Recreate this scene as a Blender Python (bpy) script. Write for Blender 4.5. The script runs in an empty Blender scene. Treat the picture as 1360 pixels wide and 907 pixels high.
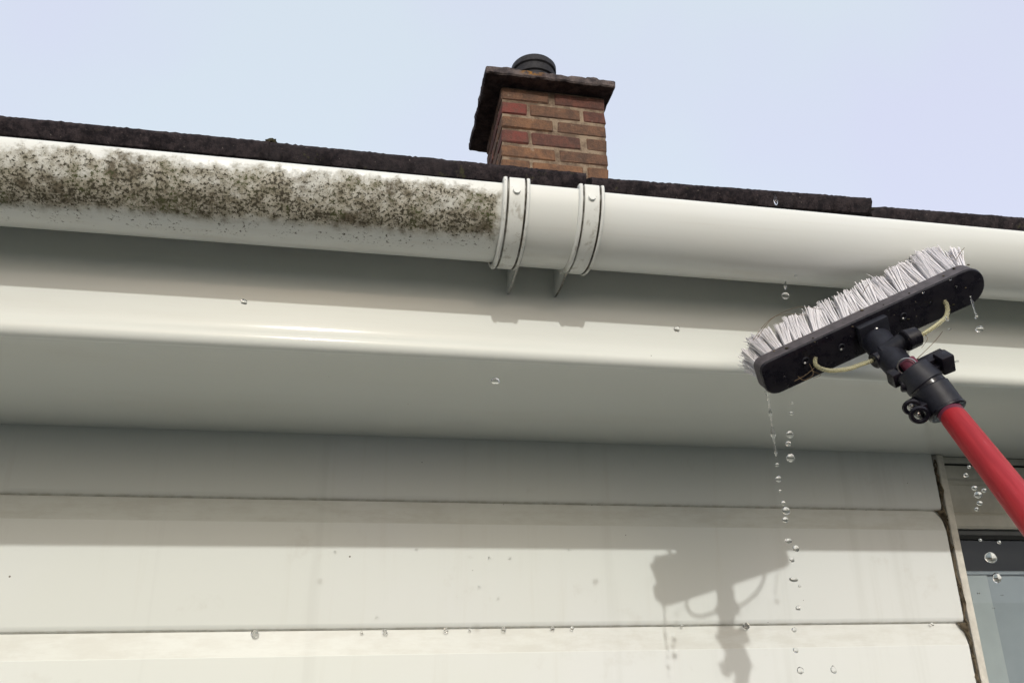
import bpy, bmesh, math, random
from mathutils import Vector, Matrix, noise as mn
random.seed(7)
S = bpy.context.scene
COL = S.collection
Z0 = 2.0                                   # eye height above the ground
R = math.radians

# ------------------------------------------------------------------ camera
cam_d = bpy.data.cameras.new('camera'); cam = bpy.data.objects.new('camera', cam_d); COL.objects.link(cam)
CR = [(0.98411138, -0.17746904, -0.00543472), (-0.05479983, -0.33270919, 0.94143591), (0.16888391, 0.92617997, 0.33714818)]
FPX = 972.18 / 1360
M = Matrix.Identity(4)
for i in range(3):
    M[i][0] = CR[0][i]; M[i][1] = CR[1][i]; M[i][2] = -CR[2][i]
M[2][3] = Z0
cam.matrix_world = M
cam_d.sensor_width = 36; cam_d.lens = 36 * FPX; cam_d.clip_start = 0.02; cam_d.clip_end = 2000
S.camera = cam

# ------------------------------------------------------------------ sky, sun, exposure
SUN_T, SUN_X = 0.45, 0.105                  # fall and sideways drift per metre travelled towards the wall
w = bpy.data.worlds.new('World'); S.world = w; w.use_nodes = True
nt = w.node_tree; nt.nodes.clear()
def wn(t, **k):
    n = nt.nodes.new(t)
    for a, b in k.items(): setattr(n, a, b)
    return n
wo = wn('ShaderNodeOutputWorld'); bg = wn('ShaderNodeBackground'); sky = wn('ShaderNodeTexSky')
sky.sky_type = 'NISHITA'; sky.sun_disc = False
sky.sun_elevation = math.atan2(SUN_T, math.hypot(1, SUN_X)); sky.sun_rotation = math.pi + SUN_X
sky.air_density = 1.0; sky.dust_density = 7.0; sky.ozone_density = 1.0
mixn = wn('ShaderNodeMix', data_type='RGBA'); mixn.inputs[0].default_value = 0.52
tc = wn('ShaderNodeTexCoord'); no = wn('ShaderNodeTexNoise'); no.inputs['Scale'].default_value = 2.2; no.inputs['Detail'].default_value = 3
ramp = wn('ShaderNodeValToRGB')
ramp.color_ramp.elements[0].position = 0.38; ramp.color_ramp.elements[0].color = (9.7, 9.9, 11.9, 1)
ramp.color_ramp.elements[1].position = 0.62; ramp.color_ramp.elements[1].color = (9.7, 10.7, 11.5, 1)
nt.links.new(tc.outputs['Generated'], no.inputs['Vector']); nt.links.new(no.outputs['Fac'], ramp.inputs[0])
nt.links.new(sky.outputs[0], mixn.inputs[6]); nt.links.new(ramp.outputs[0], mixn.inputs[7])
nt.links.new(mixn.outputs[2], bg.inputs[0]); bg.inputs[1].default_value = 0.15
nt.links.new(bg.outputs[0], wo.inputs[0])
sd = bpy.data.lights.new('sun', 'SUN'); sd.energy = 2.0; sd.angle = R(0.8); sd.color = (1.0, 0.995, 0.955)
so = bpy.data.objects.new('sun', sd); COL.objects.link(so)
so.rotation_euler = Vector((SUN_X, 1, -SUN_T)).to_track_quat('-Z', 'Y').to_euler()
S.view_settings.view_transform = 'Standard'; S.view_settings.look = 'None'
S.view_settings.exposure = -0.27; S.view_settings.gamma = 1.0

# ------------------------------------------------------------------ materials
class NT:
    def __init__(s, name):
        s.m = bpy.data.materials.new(name); s.m.use_nodes = True; s.t = s.m.node_tree
        s.b = s.t.nodes['Principled BSDF']; s.out = s.t.nodes['Material Output']
    def n(s, t, **k):
        x = s.t.nodes.new(t)
        for a, b in k.items(): setattr(x, a, b)
        return x
    def link(s, a, b): s.t.links.new(a, b)
    def set(s, sock, v):
        if isinstance(v, (int, float)): sock.default_value = v
        elif isinstance(v, tuple): sock.default_value = v if len(v) == len(sock.default_value) else v + (1,)
        else: s.link(v, sock)
    def coord(s, kind='UV', scale=(1, 1, 1), off=(0, 0, 0)):
        if kind == 'World': o = s.n('ShaderNodeNewGeometry').outputs['Position']
        else: o = s.n('ShaderNodeTexCoord').outputs[kind]
        mp = s.n('ShaderNodeMapping'); mp.inputs['Scale'].default_value = scale; mp.inputs['Location'].default_value = off
        s.link(o, mp.inputs[0]); return mp.outputs[0]
    def noise(s, vec, scale, detail=4, rough=0.55, dist=0):
        x = s.n('ShaderNodeTexNoise'); s.link(vec, x.inputs['Vector'])
        x.inputs['Scale'].default_value = scale; x.inputs['Detail'].default_value = detail
        x.inputs['Roughness'].default_value = rough; x.inputs['Distortion'].default_value = dist
        return x.outputs['Fac']
    def vor(s, vec, scale, out='Distance'):
        x = s.n('ShaderNodeTexVoronoi'); s.link(vec, x.inputs['Vector']); x.inputs['Scale'].default_value = scale
        return x.outputs[out]
    def mr(s, v, a, b, c=0., d=1., smooth=True):
        x = s.n('ShaderNodeMapRange'); x.interpolation_type = 'SMOOTHSTEP' if smooth else 'LINEAR'
        s.set(x.inputs[0], v)
        for i, q in enumerate((a, b, c, d)): s.set(x.inputs[i + 1], q)
        return x.outputs[0]
    def math(s, op, a, b=0.):
        x = s.n('ShaderNodeMath', operation=op); s.set(x.inputs[0], a); s.set(x.inputs[1], b); return x.outputs[0]
    def mix(s, f, a, b):
        x = s.n('ShaderNodeMix', data_type='RGBA'); s.set(x.inputs[0], f); s.set(x.inputs[6], a); s.set(x.inputs[7], b)
        return x.outputs[2]
    def sep(s, vec):
        x = s.n('ShaderNodeSeparateXYZ'); s.link(vec, x.inputs[0]); return x.outputs
    def bump(s, h, strength=0.3, dist=0.001):
        x = s.n('ShaderNodeBump'); x.inputs['Strength'].default_value = strength; x.inputs['Distance'].default_value = dist
        s.link(h, x.inputs['Height']); s.link(x.outputs[0], s.b.inputs['Normal'])
    def fin(s, col, rough=0.5, spec=0.5):
        s.set(s.b.inputs['Base Color'], col); s.set(s.b.inputs['Roughness'], rough)
        s.b.inputs['Specular IOR Level'].default_value = spec
        return s.m

def specks(q, vec, scale, dens, size, seedoff=0.):
    """tiny random dirt dots: voronoi cells, only some of them filled"""
    x = q.n('ShaderNodeTexVoronoi'); q.link(vec, x.inputs['Vector']); x.inputs['Scale'].default_value = scale
    c = q.n('ShaderNodeSeparateColor'); q.link(x.outputs['Color'], c.inputs[0])
    return q.math('MULTIPLY', q.mr(x.outputs['Distance'], size, size * .5), q.math('LESS_THAN', c.outputs[0], dens))

WHITE = (0.685, 0.708, 0.665)
def mat_board():
    q = NT('cladding_plastic'); uv = q.coord('UV'); X, Y, _ = q.sep(uv)
    wp = q.coord('World'); big = q.noise(wp, 2.3, 3); fine = q.noise(wp, 60, 5, .6)
    # v runs 0 at the drip edge to 1 at the top of the scoop
    scoop = q.mr(Y, .80, .815)
    grime = q.noise(q.coord('World', (14, 14, 60)), 1, 6, .7)
    c = q.mix(q.mr(big, .35, .65), WHITE, (0.70, 0.718, 0.70))
    c = q.mix(q.math('MULTIPLY', scoop, q.mr(grime, .38, .66, .20, .48)), c, (0.47, 0.455, 0.395))
    streak = q.noise(q.coord('World', (34, 1, 2.2)), 1, 5, .6)
    c = q.mix(q.math('MULTIPLY', q.mr(streak, .55, .78), .22), c, (0.55, 0.53, 0.46))
    run = q.noise(q.coord('World', (15, 1, .7), (2, 0, 0)), 1, 4, .55)
    c = q.mix(q.mr(run, .60, .70, 0, .22), c, (0.52, 0.53, 0.49))
    lip = q.mr(Y, .05, .0)
    c = q.mix(q.math('MULTIPLY', lip, q.mr(fine, .4, .6, .35, .8)), c, (0.32, 0.29, 0.22))
    c = q.mix(specks(q, wp, 26, .10, .045), c, (0.10, 0.085, 0.06))
    c = q.mix(specks(q, q.coord('World', (1, 1, 1), (3, 1, 2)), 60, .03, .06), c, (0.08, 0.065, 0.05))
    sm = q.mr(q.noise(wp, 9, 5, .7), .60, .74)
    c = q.mix(q.math('MULTIPLY', sm, .22), c, (0.46, 0.43, 0.37))
    q.bump(q.noise(q.coord('World', (40, 40, 40)), 1, 4), .05, .002)
    return q.fin(c, q.mr(big, .3, .7, .42, .55), .35)
def mat_eave():
    q = NT('eave_plastic'); wp = q.coord('World'); big = q.noise(wp, 1.9, 3)
    c = q.mix(q.mr(big, .35, .65), (0.665, 0.688, 0.640), (0.675, 0.697, 0.658))
    film = q.noise(q.coord('World', (2, 6, 30)), 1, 6, .65)
    c = q.mix(q.mr(film, .5, .8, 0, .22), c, (0.5, 0.47, 0.4))
    c = q.mix(specks(q, wp, 30, .05, .04), c, (0.09, 0.075, 0.05))
    c = q.mix(specks(q, q.coord('World', (1, 1, 1), (1, 5, 2)), 75, .012, .06), c, (0.09, 0.075, 0.05))
    q.bump(q.noise(q.coord('World', (3, 30, 30)), 1, 3), .04, .002)
    return q.fin(c, .115, .26)
def gutter_base(q, uv, wp):
    big = q.noise(wp, 3, 3)
    c = q.mix(q.mr(big, .35, .65), (0.675, 0.69, 0.655), (0.685, 0.705, 0.685))
    st = q.noise(q.coord('UV', (4, 130, 1)), 1, 4, .6)
    c = q.mix(q.mr(st, .5, .8, 0, .16), c, (0.48, 0.45, 0.38))
    X, Y, _ = q.sep(uv)
    low = q.math('MULTIPLY', q.mr(Y, .05, .085), q.mr(q.noise(q.coord('UV', (9, 40, 1)), 1, 5, .65), .4, .75, .1, .5))
    c = q.mix(low, c, (0.50, 0.47, 0.40))
    c = q.mix(specks(q, wp, 70, .012, .06), c, (0.09, 0.075, 0.05))
    return c
def mat_gutter_clean():
    q = NT('gutter_plastic_clean'); uv = q.coord('UV'); wp = q.coord('World')
    return q.fin(gutter_base(q, uv, wp), .27, .5)
def mat_gutter_algae():
    q = NT('gutter_plastic_algae'); uv = q.coord('UV'); wp = q.coord('World')
    c = gutter_base(q, uv, wp)
    X, Y, _ = q.sep(uv)
    lump = q.noise(uv, 34, 5, .6)                           # 3 cm clumps
    lump2 = q.noise(q.coord('UV', (1, 1, 1), (7, 3, 0)), 90, 4, .6)
    fine = q.noise(q.coord('UV', (1, 1.05, 1), (2, 9, 0)), 300, 5, .72)
    tiny = q.noise(q.coord('UV', (1, 1, 1), (5, 1, 0)), 950, 3, .7)
    # the band of growth: starts ragged just under the rim, ends ragged above the clean bottom
    wob = q.math('MULTIPLY', q.math('SUBTRACT', q.noise(q.coord('UV', (1, 1, 1), (3, 0, 0)), 52, 6, .70), .5), .052)
    wobx = q.math('MULTIPLY', q.math('SUBTRACT', q.noise(q.coord('UV', (1, .3, 1)), 9, 3, .5), .5), .016)
    Yt = q.math('ADD', Y, wob); Yb = q.math('ADD', q.math('ADD', q.math('ADD', Y, q.math('MULTIPLY', q.math('ADD', X, .45), .020)), q.math('MULTIPLY', wob, .38)), wobx)
    xend = q.math('ADD', X, q.math('MULTIPLY', wob, .8))
    ex = q.mr(xend, .112, .098)
    env = q.math('MULTIPLY', q.math('MULTIPLY', q.mr(Yt, .000, .014), q.mr(Yb, .076, .060)), ex)
    core = q.math('MULTIPLY', q.math('MULTIPLY', q.mr(Yt, .022, .046), q.mr(Yb, .070, .056)), ex)
    # grey brown film
    cloud = q.noise(q.coord('UV', (1, 1.1, 1), (1, 7, 0)), 24, 6, .68, .4)
    dens = q.math('ADD', q.math('ADD', q.math('MULTIPLY', lump, .2), q.math('MULTIPLY', lump2, .3)), q.math('MULTIPLY', cloud, .5))
    film = q.math('MULTIPLY', env, q.mr(q.math('ADD', dens, q.math('MULTIPLY', core, .10)), .33, .57, .25, .97))
    filmc = q.mix(q.mr(lump2, .38, .62), (0.40, 0.375, 0.305), (0.235, 0.215, 0.155))
    c = q.mix(film, c, filmc)
    # brown smudges
    br = q.math('MULTIPLY', env, q.mr(q.noise(q.coord('UV', (1, 1.1, 1), (4, 4, 0)), 30, 7, .74), .49, .63, 0, .90))
    c = q.mix(br, c, (0.092, 0.074, 0.044))
    # dark stipple, thicker where the clumps are
    thr = q.math('SUBTRACT', .735, q.math('ADD', q.math('MULTIPLY', q.math('MULTIPLY', dens, env), .42), q.math('MULTIPLY', core, .03)))
    st = q.math('MULTIPLY', env, q.mr(q.math('SUBTRACT', fine, thr), -.01, .04))
    grn = q.mr(q.noise(q.coord('UV', (1, 1, 1), (9, 2, 0)), 26, 3), .5, .62)
    dark = q.mix(grn, (0.042, 0.036, 0.022), (0.060, 0.068, 0.022))
    c = q.mix(st, c, dark)
    st2 = q.math('MULTIPLY', env, q.mr(q.math('ADD', tiny, q.math('MULTIPLY', dens, .12)), .655, .70))
    c = q.mix(st2, c, (0.045, 0.038, 0.026))
    # loose flecks below the band
    reg = q.math('MULTIPLY', q.mr(Yb, .096, .080), q.math('MULTIPLY', q.mr(Y, .04, .055), ex))
    cl = q.mr(q.noise(q.coord('UV', (1, 1, 1), (6, 6, 0)), 45, 2), .44, .54)
    fl = q.mr(q.noise(q.coord('UV', (1, 1, 1), (8, 8, 0)), 300, 4, .7), .575, .61)
    c = q.mix(q.math('MULTIPLY', q.math('MULTIPLY', reg, cl), fl), c, (0.050, 0.045, 0.030))
    q.bump(q.math('MULTIPLY', env, q.math('ADD', fine, dens)), .35, .0012)
    return q.fin(c, q.mr(film, 0, .6, .27, .75), .4)
def mat_clip():
    q = NT('bracket_plastic'); uv = q.coord('UV'); wp = q.coord('World')
    c = gutter_base(q, uv, wp); X, Y, _ = q.sep(uv)
    # u: 0..1 across the strap; the grooves hold dirt
    g1 = q.math('MULTIPLY', q.mr(X, .125, .145), q.mr(X, .225, .20))
    g2 = q.math('MULTIPLY', q.mr(X, .775, .80), q.mr(X, .875, .855))
    g = q.math('MULTIPLY', q.math('MAXIMUM', g1, g2), q.mr(q.noise(wp, 55, 5, .7), .36, .52, .6, 1))
    c = q.mix(g, c, (0.055, 0.048, 0.035))
    sm = q.math('MULTIPLY', q.mr(q.noise(q.coord('World', (1, 1, .45)), 70, 5, .65), .52, .68), q.mr(Y, .006, .03))
    c = q.mix(q.math('MULTIPLY', sm, .6), c, (0.24, 0.21, 0.15))
    c = q.mix(q.mr(q.noise(wp, 210, 4, .7), .665, .71, 0, .85), c, (0.10, 0.085, 0.055))
    return q.fin(c, .33, .5)
def mat_plain(name, col, rough=.5, spec=.5, vary=.25, scale=80, bump=.1, col2=None):
    q = NT(name); wp = q.coord('World'); n = q.noise(wp, scale, 5, .65)
    c2 = col2 or tuple(v * (1 - vary) for v in col)
    q.bump(n, bump, .001)
    return q.fin(q.mix(q.mr(n, .35, .65), col, c2), rough, spec)
def mat_tile():
    q = NT('roof_tile_concrete'); wp = q.coord('World'); n = q.noise(wp, 120, 6, .75); b = q.noise(wp, 14, 4)
    c = q.mix(q.mr(n, .38, .66), (0.009, 0.007, 0.009), (0.042, 0.032, 0.034))
    c = q.mix(q.mr(b, .45, .7, 0, .6), c, (0.028, 0.024, 0.026))
    c = q.mix(q.mr(q.noise(wp, 260, 3, .6), .67, .73, 0, .55), c, (0.20, 0.17, 0.155))
    c = q.mix(q.mr(q.noise(q.coord('World', (1, 1, 1), (4, 4, 4)), 40, 4, .7), .62, .70, 0, .6), c, (0.055, 0.055, 0.025))
    q.bump(n, .8, .003); return q.fin(c, .92, .2)
def mat_brick(name, a, b):
    q = NT(name); wp = q.coord('World'); n = q.noise(wp, 26, 6, .7); f = q.noise(wp, 130, 4, .7)
    c = q.mix(q.mr(n, .36, .64), a, b)
    c = q.mix(q.mr(f, .58, .72, 0, .5), c, tuple(v * .45 for v in a))
    c = q.mix(q.mr(q.noise(q.coord('World', (1, 1, 1), (2, 2, 2)), 17, 5, .7), .6, .74, 0, .5), c, (0.33, 0.27, 0.20))
    c = q.mix(q.mr(q.noise(q.coord('World', (1, 1, 1), (7, 7, 7)), 6, 6, .7), .45, .68, 0, .55), c, (0.060, 0.045, 0.038))
    q.bump(f, .9, .005); return q.fin(c, .9, .2)
def mat_mortar():
    q = NT('lime_mortar'); wp = q.coord('World'); n = q.noise(wp, 11, 6, .7)
    c = q.mix(q.mr(n, .40, .60), (0.12, 0.085, 0.062), (0.27, 0.21, 0.150))
    q.bump(q.noise(wp, 110, 5, .7), .8, .004); return q.fin(c, .95, .2)
def mat_slab():
    q = NT('sooty_concrete_slab'); wp = q.coord('World'); n = q.noise(wp, 16, 6, .7)
    c = q.mix(q.mr(n, .35, .65), (0.045, 0.038, 0.041), (0.145, 0.118, 0.112))
    c = q.mix(q.mr(q.noise(q.coord('World', (1, 1, 1), (3, 3, 3)), 30, 5, .7), .55, .68, 0, .7), c, (0.06, 0.038, 0.034))
    X, Y, Z = q.sep(wp)
    moss = q.math('MULTIPLY', q.math('MULTIPLY', q.mr(X, .49, .53), q.mr(X, .62, .58)), q.mr(q.noise(wp, 46, 4, .7), .46, .56))
    c = q.mix(q.math('MULTIPLY', moss, q.mr(Z, Z0 + 2.137, Z0 + 2.15)), c, (0.26, 0.13, 0.03))
    q.bump(q.noise(wp, 60, 6, .75), 1, .008); return q.fin(c, .93, .2)
def mat_water():
    q = NT('water'); q.b.inputs['Transmission Weight'].default_value = 1; q.b.inputs['IOR'].default_value = 1.333
    return q.fin((1, 1, 1), 0.035, .5)
def mat_glass():
    q = NT('window_glass'); q.t.nodes.remove(q.b)
    g = q.n('ShaderNodeBsdfGlossy'); g.inputs['Roughness'].default_value = .015
    t = q.n('ShaderNodeBsdfTransparent'); t.inputs[0].default_value = (.91, .93, .93, 1)
    f = q.n('ShaderNodeFresnel'); f.inputs[0].default_value = 1.52
    m = q.n('ShaderNodeMixShader'); q.link(q.math('MULTIPLY', q.math('MULTIPLY', f.outputs[0], 1.1), q.math('SUBTRACT', 1., q.n('ShaderNodeNewGeometry').outputs['Backfacing'])), m.inputs[0]); q.link(t.outputs[0], m.inputs[1]); q.link(g.outputs[0], m.inputs[2])
    wp = q.coord('World')
    dd = q.n('ShaderNodeBsdfDiffuse'); dd.inputs[0].default_value = (.12, .11, .09, 1)
    m2 = q.n('ShaderNodeMixShader'); sp = q.math('MAXIMUM', specks(q, q.coord('World', (1, .02, 1)), 42, .30, .09), specks(q, q.coord('World', (1, .02, 1), (4, 0, 3)), 90, .1, .12))
    q.link(q.math('MULTIPLY', sp, .75), m2.inputs[0]); q.link(m.outputs[0], m2.inputs[1]); q.link(dd.outputs[0], m2.inputs[2])
    q.link(m2.outputs[0], q.out.inputs[0]); return q.m
def mat_hose():
    q = NT('hose_clear_plastic'); q.b.inputs['Transmission Weight'].default_value = .8; q.b.inputs['IOR'].default_value = 1.25
    q.b.inputs['Subsurface Weight'].default_value = 0.0
    return q.fin((0.78, 0.74, 0.50), .22, .5)
MB_, ME, MGC, MGA, MCL = mat_board(), mat_eave(), mat_gutter_clean(), mat_gutter_algae(), mat_clip()
MT, MMO, MSL, MWA, MGL, MHO = mat_tile(), mat_mortar(), mat_slab(), mat_water(), mat_glass(), mat_hose()
MBR = [mat_brick('brick_brown', (0.165, 0.092, 0.060), (0.100, 0.062, 0.046)),
       mat_brick('brick_red', (0.185, 0.058, 0.048), (0.125, 0.062, 0.050)),
       mat_brick('brick_orange', (0.21, 0.112, 0.064), (0.125, 0.074, 0.050)),
       mat_brick('brick_plum', (0.150, 0.066, 0.050), (0.090, 0.048, 0.040))]
def mat_black():
    q = NT('black_brush_plastic'); wp = q.coord('World'); n = q.noise(wp, 70, 5, .7)
    c = q.mix(q.mr(n, .35, .7), (0.0045, 0.0038, 0.0070), (0.009, 0.0075, 0.011))
    c = q.mix(q.mr(q.noise(q.coord('World', (40, 240, 240)), 1, 5, .75), .64, .74, 0, .25), c, (0.06, 0.053, 0.052))
    c = q.mix(specks(q, wp, 150, .10, .12), c, (0.14, 0.12, 0.09))
    q.bump(n, .2, .001); return q.fin(c, q.mr(n, .4, .6, .22, .45), .3)
MBLK = mat_black()
MBLK2 = mat_plain('dark_grey_plastic', (0.012, 0.0125, 0.019), .5, .3, .35, 130, .25)
MEDGE = mat_plain('brush_block_edge', (0.085, 0.076, 0.083), .6, .35, .35, 140, .3)
def mat_bristle():
    q = NT('white_nylon_bristle'); wp = q.coord('World')
    c = q.mix(q.mr(q.noise(wp, 45, 4, .6), .5, .75, 0, .35), (0.90, 0.885, 0.90), (0.70, 0.66, 0.62))
    q.fin(c, .4, .4); t = q.n('ShaderNodeBsdfTranslucent'); q.link(c, t.inputs[0])
    m = q.n('ShaderNodeMixShader'); m.inputs[0].default_value = .38
    q.link(q.b.outputs[0], m.inputs[1]); q.link(t.outputs[0], m.inputs[2]); q.link(m.outputs[0], q.out.inputs[0]); return q.m
MBRI = mat_bristle()
MMET = NT('steel'); MMET.b.inputs['Metallic'].default_value = 1; MMET = MMET.fin((0.6, 0.58, 0.55), .28)
def mat_red():
    q = NT('red_pole_fibreglass'); wp = q.coord('Object'); X, Y, Z = q.sep(wp)
    f = q.noise(q.coord('Object', (160, 160, 9)), 1, 5, .6)
    c = q.mix(q.mr(f, .3, .7), (0.37, 0.014, 0.019), (0.27, 0.011, 0.016))
    c = q.mix(q.mr(Z, .034, .031), c, (0.11, 0.022, 0.04))
    sc = q.mr(q.noise(q.coord('Object', (300, 300, 30), (3, 3, 3)), 1, 4, .7), .62, .72, 0, .4); c = q.mix(sc, c, (0.42, 0.10, 0.11))
    c = q.mix(specks(q, q.coord('Object'), 160, .10, .08), c, (0.09, 0.05, 0.05))
    q.bump(f, .25, .001); return q.fin(c, q.mr(f, .3, .7, .38, .6), .35)
MRED = mat_red()
MCOB = mat_plain('dusty_cobweb', (0.16, 0.13, 0.09), .95, .1, .6, 90, .5)
MTRIM = mat_plain('painted_trim', (0.66, 0.63, 0.56), .6, .3, .18, 55, .3)
MDARK = mat_plain('dark_gasket', (0.018, 0.02, 0.02), .6, .3, .3, 50, .1)
MFILL = mat_plain('dark_shade_fill', (0.05, 0.052, 0.05), .9, .1, .2, 3, 0)  # eave shade above the curtain as near-black colour; also fills wall cores
MCUR = mat_plain('pale_net_curtain', (0.47, 0.50, 0.51), .9, .1, .1, 6, 0)
MCUR2 = mat_plain('shaded_net_curtain', (0.36, 0.39, 0.42), .9, .1, .1, 6, 0)  # shade of the curtain pleat put into a darker, bluer base colour
MPOT = mat_plain('black_clay_pot', (0.028, 0.027, 0.031), .7, .3, .5, 60, .6)
MFRM = mat_plain('grey_window_frame', (0.10, 0.105, 0.105), .45, .4, .2, 30, .05)
MHEAD = mat_plain('head_board_plastic', (0.52, 0.51, 0.45), .5, .35, .18, 12, .05)
MPAVE = mat_plain('patio_concrete', (0.080, 0.085, 0.082), .9, .2, .3, 6, .4)
MLAWN = mat_plain('lawn', (0.045, 0.058, 0.036), .95, .1, .5, 4, .5)
MTWIG = mat_plain('dry_grass_strand', (0.17, 0.12, 0.07), .8, .2, .4, 90, 0)

# ------------------------------------------------------------------ mesh helpers
def tag(o, label=None, cat=None, group=None, kind=None):
    if label: o['label'] = label
    if cat: o['category'] = cat
    if group: o['group'] = group
    if kind: o['kind'] = kind
    return o
def link(name, me, m=None, parent=None, loc=None):
    o = bpy.data.objects.new(name, me); COL.objects.link(o)
    if m is not None and me is not None and not me.materials: me.materials.append(m)
    if parent: o.parent = parent
    if loc is not None: o.location = loc
    return o
def empty(name, loc=(0, 0, 0), parent=None):
    o = bpy.data.objects.new(name, None); COL.objects.link(o); o.location = loc; o.empty_display_size = .1
    if parent: o.parent = parent
    return o
def bm_mesh(name, bm, smooth=False, angle=35):
    me = bpy.data.meshes.new(name); bmesh.ops.recalc_face_normals(bm, faces=bm.faces); bm.to_mesh(me); bm.free()
    if smooth:
        me.polygons.foreach_set('use_smooth', [True] * len(me.polygons)); me.set_sharp_from_angle(angle=R(angle))
    return me
def box_bm(x0, x1, y0, y1, z0, z1, bev=0., seg=1):
    bm = bmesh.new(); bmesh.ops.create_cube(bm, size=1)
    bmesh.ops.transform(bm, verts=bm.verts, matrix=Matrix.Translation(((x0 + x1) / 2, (y0 + y1) / 2, (z0 + z1) / 2)) @ Matrix.Diagonal((x1 - x0, y1 - y0, z1 - z0, 1)))
    if bev: bmesh.ops.bevel(bm, geom=bm.edges[:], offset=bev, segments=seg, profile=.5, affect='EDGES')
    return bm
def sweep_x(prof, xs, closed=False, vs=None, u=None):
    """profile of (y, z) points swept along x; UV = (x in metres or u, length along the profile or vs)"""
    bm = bmesh.new(); uvl = bm.loops.layers.uv.new('UVMap'); n = len(prof)
    if vs is None:
        vs = [0.]
        for a, b in zip(prof, prof[1:] + prof[:1]): vs.append(vs[-1] + math.hypot(b[0] - a[0], b[1] - a[1]))
    rows = [[bm.verts.new((x, p[0], p[1])) for p in prof] for x in xs]
    for i in range(len(xs) - 1):
        for j in range(n if closed else n - 1):
            k = (j + 1) % n
            f = bm.faces.new((rows[i][j], rows[i + 1][j], rows[i + 1][k], rows[i][k]))
            ua, ub = (xs[i], xs[i + 1]) if u is None else (u[i], u[i + 1])
            for l, c in zip(f.loops, ((ua, vs[j]), (ub, vs[j]), (ub, vs[j + 1]), (ua, vs[j + 1]))): l[uvl].uv = c
    if closed:
        bm.faces.new(rows[0]); bm.faces.new(rows[-1][::-1])
    return bm
def tube_bm(pts, r, seg=8, bm=None, cap=True):
    bm = bm or bmesh.new(); pts = [Vector(p) for p in pts]; rr = r if isinstance(r, (list, tuple)) else [r] * len(pts)
    prev = None; up = Vector((.3, .2, 1)).normalized()
    for i, p in enumerate(pts):
        d = (pts[min(i + 1, len(pts) - 1)] - pts[max(i - 1, 0)]).normalized()
        a = d.cross(up)
        if a.length < .05: a = d.cross(Vector((1, 0, 0)))
        a.normalize(); b = d.cross(a); up = a.cross(d)
        ring = [bm.verts.new(p + rr[i] * (a * math.cos(t) + b * math.sin(t))) for t in (2 * math.pi * k / seg for k in range(seg))]
        if prev:
            for k in range(seg): bm.faces.new((prev[k], prev[(k + 1) % seg], ring[(k + 1) % seg], ring[k]))
        elif cap: bm.faces.new(ring)
        prev = ring
    if cap: bm.faces.new(prev[::-1])
    return bm
def smooth_path(pts, n=6):
    pts = [Vector(p) for p in pts]; out = []
    P = [pts[0]] + pts + [pts[-1]]
    for i in range(1, len(P) - 2):
        for k in range(n):
            t = k / n; a, b, c, d = P[i - 1:i + 3]
            out.append(.5 * ((2 * b) + (c - a) * t + (2 * a - 5 * b + 4 * c - d) * t * t + (3 * b - a - 3 * c + d) * t ** 3))
    return out + [pts[-1]]
def place(x, y, D):
    """point D metres in front of the eye plane along the sight line measured in the photograph"""
    c = Vector(((x - 680) / 972.18, -(y - 453.5) / 972.18, 1))
    d = Vector([CR[0][i] * c.x + CR[1][i] * c.y + CR[2][i] * c.z for i in range(3)])
    d = d / d.y * D
    return Vector((d.x, d.y, d.z + Z0))

# ================================================================== SETTING
link('patio', bm_mesh('patio', box_bm(-14, 14, -5.5, 1.2, -.3, 0)), MPAVE); tag(bpy.data.objects['patio'], kind='structure')
bm = bmesh.new(); bmesh.ops.create_grid(bm, x_segments=8, y_segments=8, size=900)
g = link('ground', bm_mesh('ground', bm), MLAWN, loc=(0, 0, -.06)); tag(g, kind='structure')

# ================================================================== HOUSE
house = empty('house', (0, 1.175, 0))
tag(house, 'white plastic clad house seen from under its eave, with dark tiles and brick chimney', 'house')
class H:      # local frame helper: everything under the house is written in world metres
    off = Vector((0, -1.175, 0))
def part(name, me, m=None, parent=None, loc=None):
    o = link(name, me, m, parent or house)
    l = Vector(loc or (0, 0, 0))
    o.location = l + (H.off if (parent is None or parent is house) else Vector((0, 0, 0)))
    return o
W, PITCH = 1.175, .187
ZB = Z0 - .0348                                            # drip edge of the second board in view
# --- cladding boards
def board_mesh(name, L, top=PITCH):
    p = [(.016, .000), (.0070, .0), (.0030, .0028), (.0009, .0066), (0, .0100), (0, top - .0345), (.0006, top - .033), (.0085, top + .002), (.010, top + .010)]
    vs = [0, .01, .03, .05, .08, .795, .815, .99, 1.0]
    n = max(2, int(L / .5)); xs = [L * i / n for i in range(n + 1)]
    bm = sweep_x(p, xs, vs=vs); return bm_mesh(name, bm, True, 20)
wall = part('cladding_wall', bm_mesh('wall_core', box_bm(-4.2, .988, W + .02, W + .16, 0, Z0 + .245)), MFILL)
tag(wall, 'pale cream shiplap cladding boards, dirty along their scoops')
core2 = part('wall_core', bm_mesh('wall_core2', box_bm(.988, 4.6, W + .02, W + .16, 0, Z0 - 1.12)), MFILL, wall)
core3 = part('wall_core', bm_mesh('wall_core3', box_bm(2.32, 4.6, W + .02, W + .16, Z0 - 1.12, Z0 + .245)), MFILL, wall)
mA = board_mesh('board_long', 5.193); mR = board_mesh('board_right', 2.28); mU = board_mesh('board_under', 1.33)
for k in range(-10, 2):
    z = ZB + k * PITCH
    mm, rr = mA, mR
    o = part('board', mm, MB_, wall, (-4.2, W + random.uniform(-.0006, .0006), z))
    part('board', rr, MB_, wall, (2.32, W, z))
    if z + PITCH < Z0 - 1.1: part('board', mU, MB_, wall, (.99, W, z))
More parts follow.
